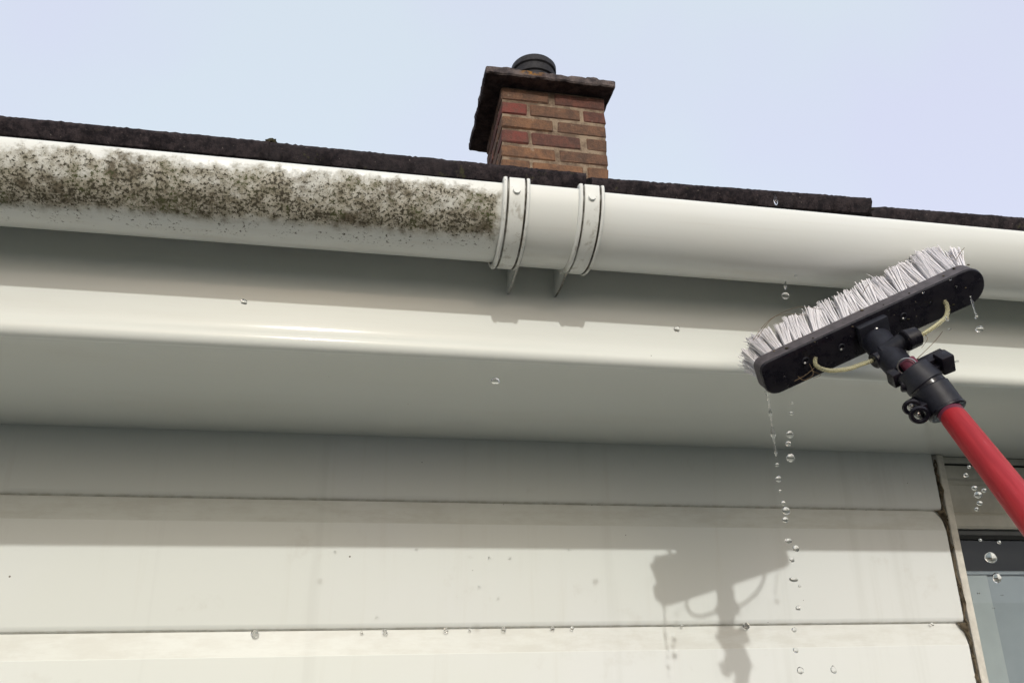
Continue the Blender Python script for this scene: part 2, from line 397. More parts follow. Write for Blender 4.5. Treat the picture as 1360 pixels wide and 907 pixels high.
# --- fascia and soffit
FY = .774
fp = [(FY - .012, Z0 + .445), (FY - .0007, Z0 + .290), (FY - .0004, Z0 + .285), (FY - .0005, Z0 + .281), (FY - .0012, Z0 + .2765), (FY - .0023, Z0 + .2715),
      (FY - .0022, Z0 + .2665), (FY + .0004, Z0 + .2625), (FY + .004, Z0 + .2598), (FY + .010, Z0 + .2590), (FY + .0135, Z0 + .2592), (FY + .0135, Z0 + .2660), (FY + .0135, Z0 + .445)]
xs = [-4.2 + i * .4 for i in range(23)]
fa = part('fascia_board', bm_mesh('fascia', sweep_x(fp, xs), True, 60), ME); tag(fa, 'glossy cream fascia board with rounded bottom nose under the gutter')
sp = [(FY + .006, Z0 + .2645), (FY + .03, Z0 + .2632), (W - .006, Z0 + .2535), (W + .012, Z0 + .2530), (W + .012, Z0 + .262), (FY + .006, Z0 + .275)]
sf = part('soffit_board', bm_mesh('soffit', sweep_x(sp, xs, closed=True), True, 30), ME); tag(sf, 'smooth white soffit board on the underside of the eave')
# --- roof
GZ, GY, GR = Z0 + .405, .699, .056
PR = R(25)
roof = part('roof', bm_mesh('roof_deck', sweep_x([(FY, Z0 + .440), (3.4, Z0 + .440 + math.tan(PR) * (3.4 - FY)), (5.9, Z0 + .46), (5.9, Z0 + .40), (3.4, Z0 + .36 + math.tan(PR) * (3.4 - FY)), (FY + .02, Z0 + .42)], [-4.2, 4.6], closed=True)), MMO)
tag(roof, 'low pitched roof of dark brown concrete tiles')
part('house_end_wall', bm_mesh('end', box_bm(-4.2, -4.05, W + .16, 5.6, 0, Z0 + .25)), MB_)
part('house_end_wall', bm_mesh('end2', box_bm(4.45, 4.6, W + .16, 5.6, 0, Z0 + .25)), MB_)
part('house_back_wall', bm_mesh('backw', box_bm(-4.2, 4.6, 5.6, 5.75, 0, Z0 + .4)), MB_)
def tile_mesh(name, Wt, L=.40, th=.021, seed=0, n=120, dl=0., chamfer=False):
    """tile with a ragged, rough front nose. origin: lower front left; runs up the slope along +y (local)"""
    bm = bmesh.new(); rows = []
    prof = [(.02, -.001), (.004, 0), (0, .003), (0, th - .004), (.003, th), (.02, th + .001), (L, th + .001)]
    for i in range(n + 1):
        x = Wt * i / n; row = []
        for j, (y, z) in enumerate(prof):
            a = mn.noise(Vector((x * 60, z * 90 + seed * 7, seed))) * .0010 + mn.noise(Vector((x * 310, z * 250, seed * 3.))) * .0014
            b = mn.noise(Vector((x * 45, j, seed * 5. + 2))) * .0007 + mn.noise(Vector((x * 330, j * 2, seed * 5. + 9))) * .0011
            if j >= 6: a = b = 0
            zz = z + b + dl * (x / Wt)
            if chamfer and j >= 3 and x < .012: zz -= (.012 - x) * .75
            row.append(bm.verts.new((x, y - max(0, a) * .8, zz)))
        rows.append(row)
    for i in range(n):
        for j in range(len(prof) - 1): bm.faces.new((rows[i][j], rows[i + 1][j], rows[i + 1][j + 1], rows[i][j + 1]))
    bm.faces.new(rows[0]); bm.faces.new(rows[-1][::-1])
    return bm_mesh(name, bm, True, 50)
def back_tile(name):
    bm = bmesh.new(); n = 10; rows = []
    prof = [(0, 0), (0, .018), (.4, .018)]
    for i in range(n + 1):
        x = .332 * i / n
        rows.append([bm.verts.new((x, y, z + .0012 * mn.noise(Vector((x * 40, j, 3))))) for j, (y, z) in enumerate(prof)])
    for i in range(n):
        for j in range(2): bm.faces.new((rows[i][j], rows[i + 1][j], rows[i + 1][j + 1], rows[i][j + 1]))
    bm.faces.new(rows[0]); bm.faces.new(rows[-1][::-1])
    return bm_mesh(name, bm)
TY = .685
eave_tiles = [(-.4760, .3457, .4378, 0.0004, False), (-.1300, .3390, .4376, -.0006, False), (.2152, .3445, .4325, .0070, False), (.5618, .3410, .4300, .0055, True)]
x = -.4790
while x > -3.9:
    x -= .336; eave_tiles.append((x, .3330, .437 + random.uniform(-.002, .002), random.uniform(-.001, .001), False))
x = .9060
while x < 4.2:
    eave_tiles.append((x, .3330, .437 + random.uniform(-.002, .002), random.uniform(-.001, .001), False)); x += .336
for i, (tx, tw, tz, dl, ch) in enumerate(eave_tiles):
    o = part('tile', tile_mesh('eave_tile', tw, seed=i + 1, dl=dl, chamfer=ch), MT, roof, (tx, TY, Z0 + tz - .0062)); o.rotation_euler.x = PR
bt = [back_tile('course_tile')]
for r in range(1, 9):
    for c in range(26):
        tx = -4.3 + c * .336 + (.168 if r % 2 else 0)
        yy = TY + r * .335 * math.cos(PR); zz = Z0 + .4375 + r * (.335 * math.sin(PR)) + .004
        if yy > 2.25 and yy < 3.1 and tx + .33 > .40 and tx < .93: continue
        o = part('tile', bt[0], MT, roof, (tx, yy, zz + random.uniform(0, .002))); o.rotation_euler.x = PR
# moss lumps lodged on the tile edges
def lump(name, p, s, m, parent, seed):
    bm = bmesh.new(); bmesh.ops.create_icosphere(bm, subdivisions=3, radius=1)
    for v in bm.verts: v.co = v.co * (1 + .45 * mn.noise(v.co * 2.2 + Vector((seed, 0, 0)))) ; v.co = Vector((v.co.x * s[0], v.co.y * s[1], v.co.z * s[2]))
    return part(name, bm_mesh(name, bm, True, 60), m, parent, p)
MMOSS = mat_plain('dark_moss', (0.050, 0.046, 0.028), .95, .1, .5, 200, .8)
lump('moss_clump', (-.1295, .6845, Z0 + .4545), (.0055, .006, .0045), MMOSS, roof, 1)
rl = random.Random(3)
for k in range(70):
    px_ = rl.uniform(-.55, .85)
    s = rl.uniform(.0012, .0028)
    lump('moss_clump', (px_, .688, Z0 + (.4565 if px_ < .212 else .4525 + (px_ - .215) * .027 if px_ < .559 else .4510 + (px_ - .57) * .016) - .0055), (s * rl.uniform(1, 2.2), s, s * .8), MMOSS, roof, k)

# --- gutter
gutter = part('gutter', None); gutter.empty_display_size = .05
tag(gutter, 'white half round plastic gutter, left length covered in algae, right length clean')
def half_round(r, th=.0022, roll=True):
    """outer surface from the front rim down and round to the back rim, then the inner surface"""
    p = []
    if roll: p += [(GY - r + .006, GZ - .0005), (GY - r + .0052, GZ + .0012), (GY - r + .0028, GZ + .0024), (GY - r + .0006, GZ + .0014)]
    N = 40
    for i in range(N + 1):
        a = math.pi * i / N; p.append((GY - r * math.cos(a), GZ - r * math.sin(a)))
    for i in range(N + 1):
        a = math.pi * (1 - i / N); q = r - th; p.append((GY - q * math.cos(a), GZ - q * math.sin(a)))
    return p
def gut(name, x0, x1, r, m, step=.1, roll=True, label=None, taper=None):
    p = half_round(r, roll=roll); k = 4 if roll else 0
    vs = []; acc = 0.
    for i, a in enumerate(p):
        if i == k: acc = 0.
        elif i: acc += math.hypot(a[0] - p[i - 1][0], a[1] - p[i - 1][1]) if i > k else 0
        vs.append(acc if i >= k else -.003)
    vs.append(acc)
    n = max(1, int((x1 - x0) / step)); xs = [x0 + (x1 - x0) * i / n for i in range(n + 1)]
    bm = sweep_x(p, xs, closed=True, vs=vs)
    o = part(name, bm_mesh(name, bm, True, 50), m, gutter)
    if label: tag(o, label)
    return o
gut('gutter_channel', -4.2, .150, GR, MGA, label='left gutter length speckled with black and green algae')
gut('gutter_channel', .172, 4.6, GR, MGC, label='right gutter length freshly scrubbed white')
gut('gutter_union', .111, .211, GR + .0024, MGC, .02, label='plain white union sleeve joining the two gutter lengths')
def clip(x0, x1, seed, fin_x, lean):
    """strap round the gutter: two raised edges, two grooves, flat middle"""
    wdt = x1 - x0; us = [0, .01, .06, .12, .14, .17, .20, .23, .5, .79, .81, .84, .87, .90, .95, .99, 1]
    hs = [0, .0038, .0052, .0052, .0046, .0022, .0022, .0042, .0044, .0042, .0022, .0022, .0046, .0052, .0052, .0038, 0]
    bm = bmesh.new(); uvl = bm.loops.layers.uv.new('UVMap'); N = 44; grid = []
    r0 = GR + .0020
    for i in range(-4, N + 1):
        row = []
        a = math.pi * max(i, 0) / N
        for u, h in zip(us, hs):
            if i == -4: y, z = GY - GR + .010, GZ + .0035
            elif i == -3: y, z = GY - r0 + .002 + .002 * (h == 0), GZ + .0030 + h * .9
            elif i == -2: y, z = GY - r0 - h * .8, GZ + .0052 - .001 * (h < .003)
            elif i == -1: y, z = GY - r0 - h, GZ + .003
            else: y, z = GY - (r0 + h) * math.cos(a), GZ - (r0 + h) * math.sin(a)
            jit = .00025 * mn.noise(Vector((u * 9, i * .6, seed)))
            row.append(bm.verts.new((x0 + u * wdt, y + jit, z)))
        grid.append((row, max(i, 0) * math.pi / N * GR))
    for (ra, va), (rb, vb) in zip(grid, grid[1:]):
        for j in range(len(us) - 1):
            f = bm.faces.new((ra[j], ra[j + 1], rb[j + 1], rb[j]))
            for l, c in zip(f.loops, ((us[j], va), (us[j + 1], va), (us[j + 1], vb), (us[j], vb))): l[uvl].uv = c
    o = part('gutter_bracket', bm_mesh('bracket_strap', bm, True, 28), MCL, gutter)
    tag(o, 'white bracket strap clipped over the %s end of the union' % ('left' if seed == 1 else 'right'))
    # support web between the strap and the fascia
    pts = []
    for a in (62, 74, 86, 98, 110, 125, 145, 170): pts.append((GY - (GR + .006) * math.cos(R(a)), GZ - (GR + .006) * math.sin(R(a))))
    outer = pts + [(FY - .0003, GZ - .004), (FY - .0003, GZ - .0655), (FY - .006, GZ - .0675), (FY - .03, GZ - .0675)]
    bm = sweep_x(outer, [fin_x, fin_x + .0024], closed=True)
    part('bracket_web', bm_mesh('bracket_web', bm, False), MCL, gutter)
    # back plate
    part('bracket_plate', bm_mesh('bracket_plate', box_bm(x0 - .001, x1 + .001, FY - .0035, FY - .0005, GZ - .062, GZ + .02, .0006)), MCL, gutter)
    # rivet
    bm = bmesh.new(); cx = (x0 + x1) / 2 - .0005; Rm_ = Matrix.Rotation(R(90), 4, 'X')
    bmesh.ops.create_cone(bm, cap_ends=True, segments=24, radius1=.0042, radius2=.0034, depth=.0024)
    bmesh.ops.transform(bm, verts=bm.verts, matrix=Rm_)
    a = R(9); part('rivet', bm_mesh('rivet', bm, True, 40), MCL, gutter, (cx, GY - (r0 + .0052) * math.cos(a), GZ - (r0 + .0052) * math.sin(a)))
clip(.1085, .1365, 1, .1345, 0); clip(.1880, .2155, 2, .1905, 0)
# rear arms that hold the gutter along the run, out of the picture's width
for bx in (-3.4, -2.5, -1.6, 1.3, 2.3, 3.3):
    part('bracket_plate', bm_mesh('arm', box_bm(bx, bx + .03, GY + GR - .002, FY - .0005, GZ - .045, GZ + .004, .001)), MGC, gutter)

# --- window with its surround
win = part('window', None); tag(win, 'dark framed window beside the cladding with pale curtain behind wet glass')
part('window_trim', bm_mesh('trim', box_bm(1.0015, 1.0155, W - .003, W + .075, Z0 - 1.1, Z0 + .2528, .0012)), MTRIM, win)
part('window_trim', bm_mesh('trim2', box_bm(2.298, 2.314, W - .012, W + .075, Z0 - 1.1, Z0 + .2435, .0012)), MTRIM, win)
hp = [(1.205, Z0 + .2375), (1.188, Z0 + .2365), (1.186, Z0 + .230), (1.186, Z0 + .213), (1.190, Z0 + .209), (1.190, Z0 + .203), (1.187, Z0 + .200), (1.187, Z0 + .180), (1.1875, Z0 + .178), (1.1975, Z0 + .152), (1.190, Z0 + .150),
      (1.187, Z0 + .146), (1.187, Z0 + .128), (1.190, Z0 + .1235), (1.206, Z0 + .1235), (1.25, Z0 + .1235), (1.25, Z0 + .238)]
part('head_board', bm_mesh('head', sweep_x(hp, [1.0157, 2.2978], closed=True), True, 20), MHEAD, win)
part('head_gap', bm_mesh('gap', box_bm(1.0157, 2.2978, 1.193, 1.25, Z0 + .2378, Z0 + .2405)), MDARK, win)
part('head_packer', bm_mesh('packer', box_bm(1.0157, 2.2978, 1.187, 1.25, Z0 + .2407, Z0 + .2525, .0008)), MHEAD, win)
part('frame', bm_mesh('frt', box_bm(1.016, 2.2975, 1.204, 1.245, Z0 + .1130, Z0 + .1230, .0015)), MFRM, win)
part('gasket', bm_mesh('gkt', box_bm(1.016, 2.2975, 1.2055, 1.24, Z0 + .1065, Z0 + .1127)), MDARK, win)
part('frame', bm_mesh('frb', box_bm(1.016, 2.2975, 1.150, 1.245, Z0 - 1.1, Z0 - 1.05, .003)), MTRIM, win)
part('frame', bm_mesh('frr', box_bm(2.25, 2.2975, 1.204, 1.245, Z0 - 1.05, Z0 + .1064, .003)), MTRIM, win)
part('pane', bm_mesh('pane', box_bm(1.016, 2.249, 1.222, 1.226, Z0 - 1.049, Z0 + .1064)), MGL, win)
def curtain(name, x0, x1, y, amp, m, ztop, label):
    bm = bmesh.new(); n = int((x1 - x0) / .006); a = []; b = []
    for i in range(n + 1):
        xx = x0 + (x1 - x0) * i / n; yy = y + amp * math.sin(xx * 41 + math.sin(xx * 13) * 1.5)
        a.append(bm.verts.new((xx, yy, Z0 - 1.04))); b.append(bm.verts.new((xx, yy, ztop)))
    for i in range(n): bm.faces.new((a[i], a[i + 1], b[i + 1], b[i]))
    o = part(name, bm_mesh(name, bm, True, 80), m, win); tag(o, label)
curtain('curtain', 1.02, 1.1180, 1.244, .0006, MCUR, Z0 + .046, 'pale blue grey curtain nearest the trim')  # top cut at the eave shadow edge; dark box stands in above
curtain('curtain', 1.1185, 2.24, 1.250, .003, MCUR2, Z0 + .046, 'curtain further right, pleat shade coloured in as darker grey')
part('shade_edge_rail', bm_mesh('rail', box_bm(1.02, 2.24, 1.240, 1.249, Z0 + .0462, Z0 + .0525, .001)), MCUR2, win)  # added rail, marks the eave shadow edge across the curtain
bm = box_bm(.99, 2.31, 1.27, 3.0, Z0 - 1.2, Z0 + .3); part('room_shade_box', bm_mesh('room', bm), MFILL, win)  # dark coloured box, stands in for eave shade over the curtain top
# cobwebs and old sealant in the crack between the boards and the trim
bm = bmesh.new(); rc = random.Random(5)
z = Z0 - .35
pts = []
while z < Z0 + .243:
    pts.append((.9965 + rc.uniform(-.0022, .0020), W + rc.uniform(-.003, .004), z)); z += rc.uniform(.004, .013)
rad = [rc.uniform(.0008, .0030) for _ in pts]
tube_bm(pts, rad, 5, bm)
pts2 = [(p[0] + rc.uniform(-.001, .003), p[1] - .002, p[2] + .004) for p in pts[::2]]
tube_bm(pts2, [rc.uniform(.0005, .0022) for _ in pts2], 5, bm)
part('old_sealant', bm_mesh('sealant', bm), MCOB, win)
for zc in (ZB, ZB + PITCH, ZB - PITCH):
    bm = bmesh.new()
    for k in range(16):       # web sheet slung below each board end
        a = Vector((.9925 - rc.uniform(0, .012) * (k % 3 != 0), W + .004, zc + .001)); b = Vector((.9985, W + rc.uniform(-.004, .003), zc - rc.uniform(.008, .045)))
        m_ = (a + b) / 2 + Vector((rc.uniform(-.001, .003), rc.uniform(-.002, .002), rc.uniform(-.002, .002)))
        tube_bm([a, m_, b], [.0006, .0003, .0009], 4, bm)
    v = [bm.verts.new(p) for p in ((.985, W + .003, zc - .0015), (.9985, W - .001, zc + .002), (.9990, W - .001, zc - .040), (.9955, W + .001, zc - .022), (.9905, W + .003, zc - .012))]
    bm.faces.new(v)
    part('cobweb', bm_mesh('cobweb', bm), MCOB, win)

# --- chimney
CX0, CX1, CY0, CY1 = .434, .901, 2.600, 3.040
chim = part('chimney', None); tag(chim, 'brown and red brick chimney with sooty slab and black pot behind the tile edge')
part('mortar_core', bm_mesh('mortar', box_bm(CX0 + .004, CX1 - .004, CY0 + .0045, CY1 - .004, Z0 + .9, Z0 + 2.128)), MMO, chim)
def brick_mesh(L, D, Hh, seed):
    bm = box_bm(0, L, 0, D, 0, Hh, .006)
    for v in bm.verts: v.co += Vector([mn.noise(v.co * 34 + Vector((seed * 3.1, k, seed))) * .0055 for k in range(3)])
    return bm_mesh('brick', bm, False)
CP = (2.128 - .9) / 17; J = .011
cache = {}
def brick(x0, x1, y0, y1, r, mi):
    key = (round(x1 - x0, 3), round(y1 - y0, 3), r % 4, mi)
    if key not in cache: cache[key] = brick_mesh(x1 - x0, y1 - y0, CP - J, r % 4 + mi * 5)
    o = part('brick', cache[key], MBR[mi], chim, (x0 + random.uniform(-.001, .001), y0 + random.uniform(-.0025, .0015), Z0 + .9 + r * CP + J * .5))
    return o
rb = random.Random(11)
rowsF = {16: [(0, .452, 0), (.502, 1, 3)], 15: [(0, .243, 1), (.268, .755, 0), (.785, 1, 3)], 14: [(0, .487, 2), (.525, 1, 0)], 13: [(0, .25, 1), (.278, .745, 3), (.795, 1, 0)],
         12: [(0, .50, 2), (.538, 1, 0)], 11: [(0, .262, 2), (.285, .765, 2), (.800, 1, 2)]}
D_ = .105
for r in range(17):
    WW = CX1 - CX0
    if r in rowsF: row = rowsF[r]
    elif r % 2: row = [(0, .24, rb.randrange(4)), (.264, .75, rb.randrange(4)), (.775, 1, rb.randrange(4))]
    else: row = [(0, .488, rb.randrange(4)), (.512, 1, rb.randrange(4))]
    for a, b, mi in row: brick(CX0 + a * WW, CX0 + b * WW, CY0, CY0 + D_, r, mi)
    for a, b, mi in ((0, .488, 0), (.512, 1, 2)): brick(CX0 + a * WW, CX0 + b * WW, CY1 - D_, CY1, r, mi)
    y = CY0 + D_ + J
    for x0, x1 in ((CX0, CX0 + D_), (CX1 - D_, CX1)):
        if r % 2: brick(x0, x1, y, CY1 - D_ - J, r, rb.choice((0, 0, 3)))
        else:
            mid = (y + CY1 - D_ - J) / 2 + .02; brick(x0, x1, y, mid - J / 2, r, rb.choice((0, 3, 0))); brick(x0, x1, mid + J / 2, CY1 - D_ - J, r, rb.choice((0, 3, 0)))
def rough_slab(name, x0, x1, y0, y1, z0, z1, m, amp=.0050, n=34):
    bm = box_bm(x0, x1, y0, y1, z0, z1, .006)
    bmesh.ops.subdivide_edges(bm, edges=[e for e in bm.edges if e.calc_length() > .1], cuts=n, use_grid_fill=True)
    for v in bm.verts:
        v.co += Vector([(mn.noise(v.co * 19 + Vector((k * 5, 0, 0))) + .7 * mn.noise(v.co * 55 + Vector((k, 3, 0)))) * amp for k in range(3)])
    return part(name, bm_mesh(name, bm, True, 35), m, chim)
rough_slab('cap_slab', .352, .931, 2.523, 3.115, Z0 + 2.130, Z0 + 2.166, MSL)
lump('broken_mortar', (.838, 2.56, Z0 + 2.168), (.040, .03, .017), MSL, chim, 4)
lump('broken_mortar', (.76, 2.57, Z0 + 2.170), (.06, .03, .010), MSL, chim, 9)
lump('broken_mortar', (.47, 2.56, Z0 + 2.168), (.075, .03, .012), MSL, chim, 12)
bm = bmesh.new(); bmesh.ops.create_cone(bm, cap_ends=True, segments=32, radius1=.22, radius2=.10, depth=.06)
part('flaunching', bm_mesh('flaunching', bm, True), MSL, chim, (.628, 2.82, Z0 + 2.19))
prof = [(0, 2.18), (.098, 2.18), (.096, 2.30), (.097, 2.345), (.106, 2.350), (.108, 2.372), (.100, 2.378), (.100, 2.392), (.108, 2.398), (.108, 2.425), (.101, 2.434), (.088, 2.434), (.084, 2.41), (.084, 2.25), (0, 2.25)]
bm = bmesh.new(); n = 48; rings = [[bm.verts.new((r_ * math.cos(2 * math.pi * k / n), r_ * math.sin(2 * math.pi * k / n), z_ + Z0)) for k in range(n)] for r_, z_ in prof if r_ > 0]
for a, b in zip(rings, rings[1:]):
    for k in range(n): bm.faces.new((a[k], a[(k + 1) % n], b[(k + 1) % n], b[k]))
bm.faces.new(rings[0]); bm.faces.new(rings[-1])
part('chimney_pot', bm_mesh('pot', bm, True, 40), MPOT, chim, (.628, 2.82, 0))

# ================================================================== BRUSH ON ITS POLE
Lp, Rp = place(1021, 530, .70), place(1312, 396, .622)
A = (Rp - Lp); BL = A.length; A.normalize()
N_ = Vector((.1, math.cos(R(45)), math.sin(R(45)))); N_ -= A * N_.dot(A); N_.normalize()
B_ = A.cross(N_)
if B_.z < 0: B_ = -B_
bw, bt_ = .043, .019
def F(a, b, n=0.): return Lp + A * a + B_ * b + N_ * n        # brush frame: a along, b across, n towards the wall
brush = empty('cleaning_brush', F(BL / 2, bw / 2, 0))
tag(brush, 'wet black brush head with white bristles on a red pole, scrubbing the gutter', 'brush')
BO = brush.location.copy()
def bpart(name, bm, m, smooth=True, ang=35, parent=None, label=None, world=True):
    if world: bmesh.ops.translate(bm, verts=bm.verts, vec=-BO)
    o = link(name, bm_mesh(name, bm, smooth, ang), m, parent or brush)
    if label: tag(o, label)
    return o
def rounded(x0, x1, y0, y1, r, seg=8, rs=None):
    rs = rs or [r] * 4; out = []
    for (cx, cy, a0, q) in ((x1, y1, 0, rs[0]), (x0, y1, 90, rs[1]), (x0, y0, 180, rs[2]), (x1, y0, 270, rs[3])):
        ox = cx - q if cx == x1 else cx + q; oy = cy - q if cy == y1 else cy + q
        for k in range(seg + 1): a = R(a0 + 90 * k / seg); out.append((ox + q * math.cos(a), oy + q * math.sin(a)))
    return out
def slab_bm(outline, layers):
    """layers: list of (n, inset)"""
    cx = sum(p[0] for p in outline) / len(outline); cy = sum(p[1] for p in outline) / len(outline); bm = bmesh.new(); prev = None; first = None
    xs_ = [p[0] for p in outline]; ys_ = [p[1] for p in outline]; hx = (max(xs_) - min(xs_)) / 2; hy = (max(ys_) - min(ys_)) / 2
    mx = (max(xs_) + min(xs_)) / 2; my = (max(ys_) + min(ys_)) / 2
    for n_, ins in layers:
        ring = [bm.verts.new(F(mx + (p[0] - mx) * (hx - ins) / hx, my + (p[1] - my) * (hy - ins) / hy, n_)) for p in outline]
        if prev:
            for k in range(len(ring)): bm.faces.new((prev[k], prev[(k + 1) % len(ring)], ring[(k + 1) % len(ring)], ring[k]))
        else: bm.faces.new(ring)
        prev = ring
    bm.faces.new(prev[::-1]); return bm
ol = rounded(0, BL, 0, bw, .014, rs=[.020, .010, .015, .020])
bpart('brush_block', slab_bm(ol, [(0, .003), (.0008, .0010), (.0028, 0), (.0034, .0006)]), MBLK, label='black back of the brush block')
bpart('block_edge', slab_bm(ol, [(.0035, .0004), (bt_ - .002, .0002), (bt_, .002)]), MEDGE, label='grey brown edge band from which the bristles grow')
# bristles: tufts in rows
def tuft(seed, n=135):
    r = random.Random(seed); bm = bmesh.new()
    for k in range(n):
        u = r.uniform(-.0055, .0055); v = r.uniform(-.0052, .0052)
        Lh = .0385 * r.uniform(.95, 1.04); sp_ = r.uniform(.9, 1.5)
        wob = Vector((r.gauss(0, .0011), r.gauss(0, .0011), 0))
        p = [Vector((u * .8, v * .8, -.001)), Vector((u * .95, v * .95, Lh * .5)) + wob * .4, Vector((u * sp_ * .9, v * sp_, Lh)) + wob]
        if r.random() < .05: p[2] += Vector((r.gauss(0, .004), r.gauss(0, .003), 0))
        tube_bm(p, [.00062, .00062, .00056], 3, bm, cap=False)
    me = bm_mesh('bristle_tuft', bm); me.materials.append(MBRI); return me
tufts = [tuft(s) for s in range(8)]
rt = random.Random(21); NA = 22
MFr = Matrix((A, B_, N_)).transposed()
for i in range(NA):
    for j in range(4):
        a = .010 + (BL - .020) * i / (NA - 1); b = .006 + (bw - .012) * j / 3
        if i in (0, NA - 1) and j in (0, 3): continue
        if i == NA - 1: b = min(b, .03)
        t = i / (NA - 1)
        grp = math.sin(i * 2.1 + j * .4) * .12                       # wet clumps lean together
        la = .42 - .30 * t + grp + rt.uniform(-.05, .05) ; lb = .05 + .12 * (j - 1.5) / 1.5 + rt.uniform(-.05, .05)
        if t < .2: la -= 1.6 * (.2 - t) * 1.6
        if t > .9: la += .35 * (t - .9) * 10
        d = (N_ + A * la + B_ * lb).normalized()
        o = bpy.data.objects.new('bristle_tuft', tufts[rt.randrange(8)]); COL.objects.link(o); o.parent = brush
        q = N_.rotation_difference(d).to_matrix() @ MFr @ Matrix.Rotation(rt.uniform(-.3, .3), 3, 'Z')
        sc = 1.0 + rt.uniform(-.07, .07) + (.5 * max(0, t - .55)) + (.0 if t > .2 else -.05)
        mw = q.to_4x4() @ Matrix.Diagonal((1, 1, sc, 1)); mw.translation = F(a, b, bt_) - BO
        o.matrix_local = mw
# stray bristles and dead grass caught in the brush
bm = bmesh.new()
for k in range(9):
    a = rt.uniform(.02, BL - .01); s = F(a, bw - .004, bt_ + .01)
    e = s + N_ * rt.uniform(.02, .05) + A * rt.uniform(-.03, .02) + B_ * rt.uniform(-.002, .012)
    tube_bm(smooth_path([s, (s + e) / 2 + Vector((rt.gauss(0, .004), 0, rt.gauss(0, .004))), e], 4), .00028, 4, bm)
bpart('stray_bristles', bm, MBRI)
for pp, D in (([(1000, 452), (1022, 425), (1060, 408), (1092, 411)], .665), ([(1005, 450), (1030, 420), (1070, 418)], .665), ([(1270, 345), (1276, 335), (1281, 329)], .61),
              ([(1278, 344), (1277, 338), (1272, 336)], .61), ([(1146, 389), (1150, 382), (1154, 378)], .64), ([(1272, 348), (1266, 340), (1262, 341)], .61),
              ([(1075, 483), (1080, 497), (1068, 505), (1060, 500)], .66), ([(1082, 488), (1070, 498), (1055, 506)], .66), ([(1078, 492), (1090, 498), (1080, 502)], .66),
              ([(1222, 440), (1232, 449), (1224, 462)], .60), ([(1240, 455), (1220, 475), (1210, 488)], .60), ([(1252, 440), (1240, 455), (1214, 480)], .60)):
    bpart('grass_strand', tube_bm(smooth_path([place(x_, y_, D) for x_, y_ in pp], 5), .00026, 4), MTWIG)
# round water jets in the block
def ring_bm(c, nrm, r, tr, bm=None, seg=20):
    nrm = nrm.normalized(); u = nrm.orthogonal().normalized(); v = nrm.cross(u); bm = bm or bmesh.new()
    rs_ = []
    for k in range(seg):
        a = 2 * math.pi * k / seg; d = u * math.cos(a) + v * math.sin(a)
        rs_.append([bm.verts.new(c + d * (r + tr * math.cos(2 * math.pi * m / 6)) + nrm * tr * math.sin(2 * math.pi * m / 6)) for m in range(6)])
    for k in range(seg):
        for m in range(6): bm.faces.new((rs_[k][m], rs_[(k + 1) % seg][m], rs_[(k + 1) % seg][(m + 1) % 6], rs_[k][(m + 1) % 6]))
    return bm
def on_back(x_, y_, lift=.0):
    """where the sight line meets the back plane of the block"""
    d = place(x_, y_, 1) - Vector((0, 0, Z0)); o_ = Vector((0, 0, Z0)); P = Lp - N_ * lift
    return o_ + d * ((P - o_).dot(N_) / d.dot(N_))
for (x_, y_) in ((1200, 420), (1118, 461), (1070, 479)):
    c = on_back(x_, y_, .0006); bpart('jet_ring', ring_bm(c, N_, .0034, .0008), MBLK2)
    bm = bmesh.new(); bmesh.ops.create_icosphere(bm, subdivisions=2, radius=.0012, matrix=Matrix.Translation(c + Vector((-.0012, 0, -.0026)))); bpart('jet_tip', bm, MMET)
rw = random.Random(8)
for k in range(16):
    a_ = rw.uniform(.01, BL - .01); c = F(a_, bw + .0004, rw.uniform(.005, bt_)) if k % 3 else F(a_, rw.uniform(.006, bw), -.0003)
    bm = bmesh.new(); bmesh.ops.create_icosphere(bm, subdivisions=1, radius=rw.uniform(.0006, .0015)); 
    for v in bm.verts: v.co = Vector((v.co.x * 1.6, v.co.y, v.co.z * .7)) + c
    bpart('moss_crumb', bm, MMOSS if k % 2 else MCOB)
WET = [(1042, 500), (1030, 508), (1085, 455), (1098, 448), (1130, 446), (1180, 412), (1226, 388), (1262, 371), (1270, 380), (1236, 402), (1105, 470), (1140, 466)]
# ---- fitting between block and pole
def cyl(p0, p1, r0, r1=None, seg=28, bev=.0012):
    p0, p1 = Vector(p0), Vector(p1); r1 = r0 if r1 is None else r1; d = (p1 - p0).normalized()
    return tube_bm([p0, p0 + d * .0001, p0 + d * bev, p1 - d * bev, p1 - d * .0001, p1], [r0 - bev, r0 - bev * .9, r0, r1, r1 - bev * .9, r1 - bev], seg)
def obox(c, ax, ay, az, sx, sy, sz, bev=.0012):
    ax = ax.normalized(); az = (az - ax * az.dot(ax)).normalized(); ay = az.cross(ax)
    bm = box_bm(-sx, sx, -sy, sy, -sz, sz, bev, 2)
    m_ = Matrix((ax, ay, az)).transposed().to_4x4(); m_.translation = c; bmesh.ops.transform(bm, verts=bm.verts, matrix=m_); return bm
P1 = place(1256, 540, .588); P2 = place(1355, 667, .46); PD = (P2 - P1).normalized()
plate_c = on_back(1160, 440, .004)
bpart('socket_plate', obox(plate_c, A, B_, N_, .0165, .0125, .004), MBLK2, label='square socket plate with a steel bolt')
bm = bmesh.new(); bmesh.ops.create_icosphere(bm, subdivisions=2, radius=.0022, matrix=Matrix.Translation(on_back(1164, 437, .0085))); bpart('bolt', bm, MMET)
Q0 = on_back(1164, 452, .008); Q1 = place(1196, 489, .612); 
bpart('neck', cyl(Q0, Q1 + (Q1 - Q0).normalized() * .010, .0155, .0135), MBLK2)
K1 = place(1191, 462, .620); 
bpart('cross_barrel', cyl(place(1172, 471, .628), place(1208, 449, .610), .0095), MBLK2)
bpart('barrel_nut', cyl(place(1201, 453, .608), place(1219, 446, .604), .0110, .0100), MBLK)
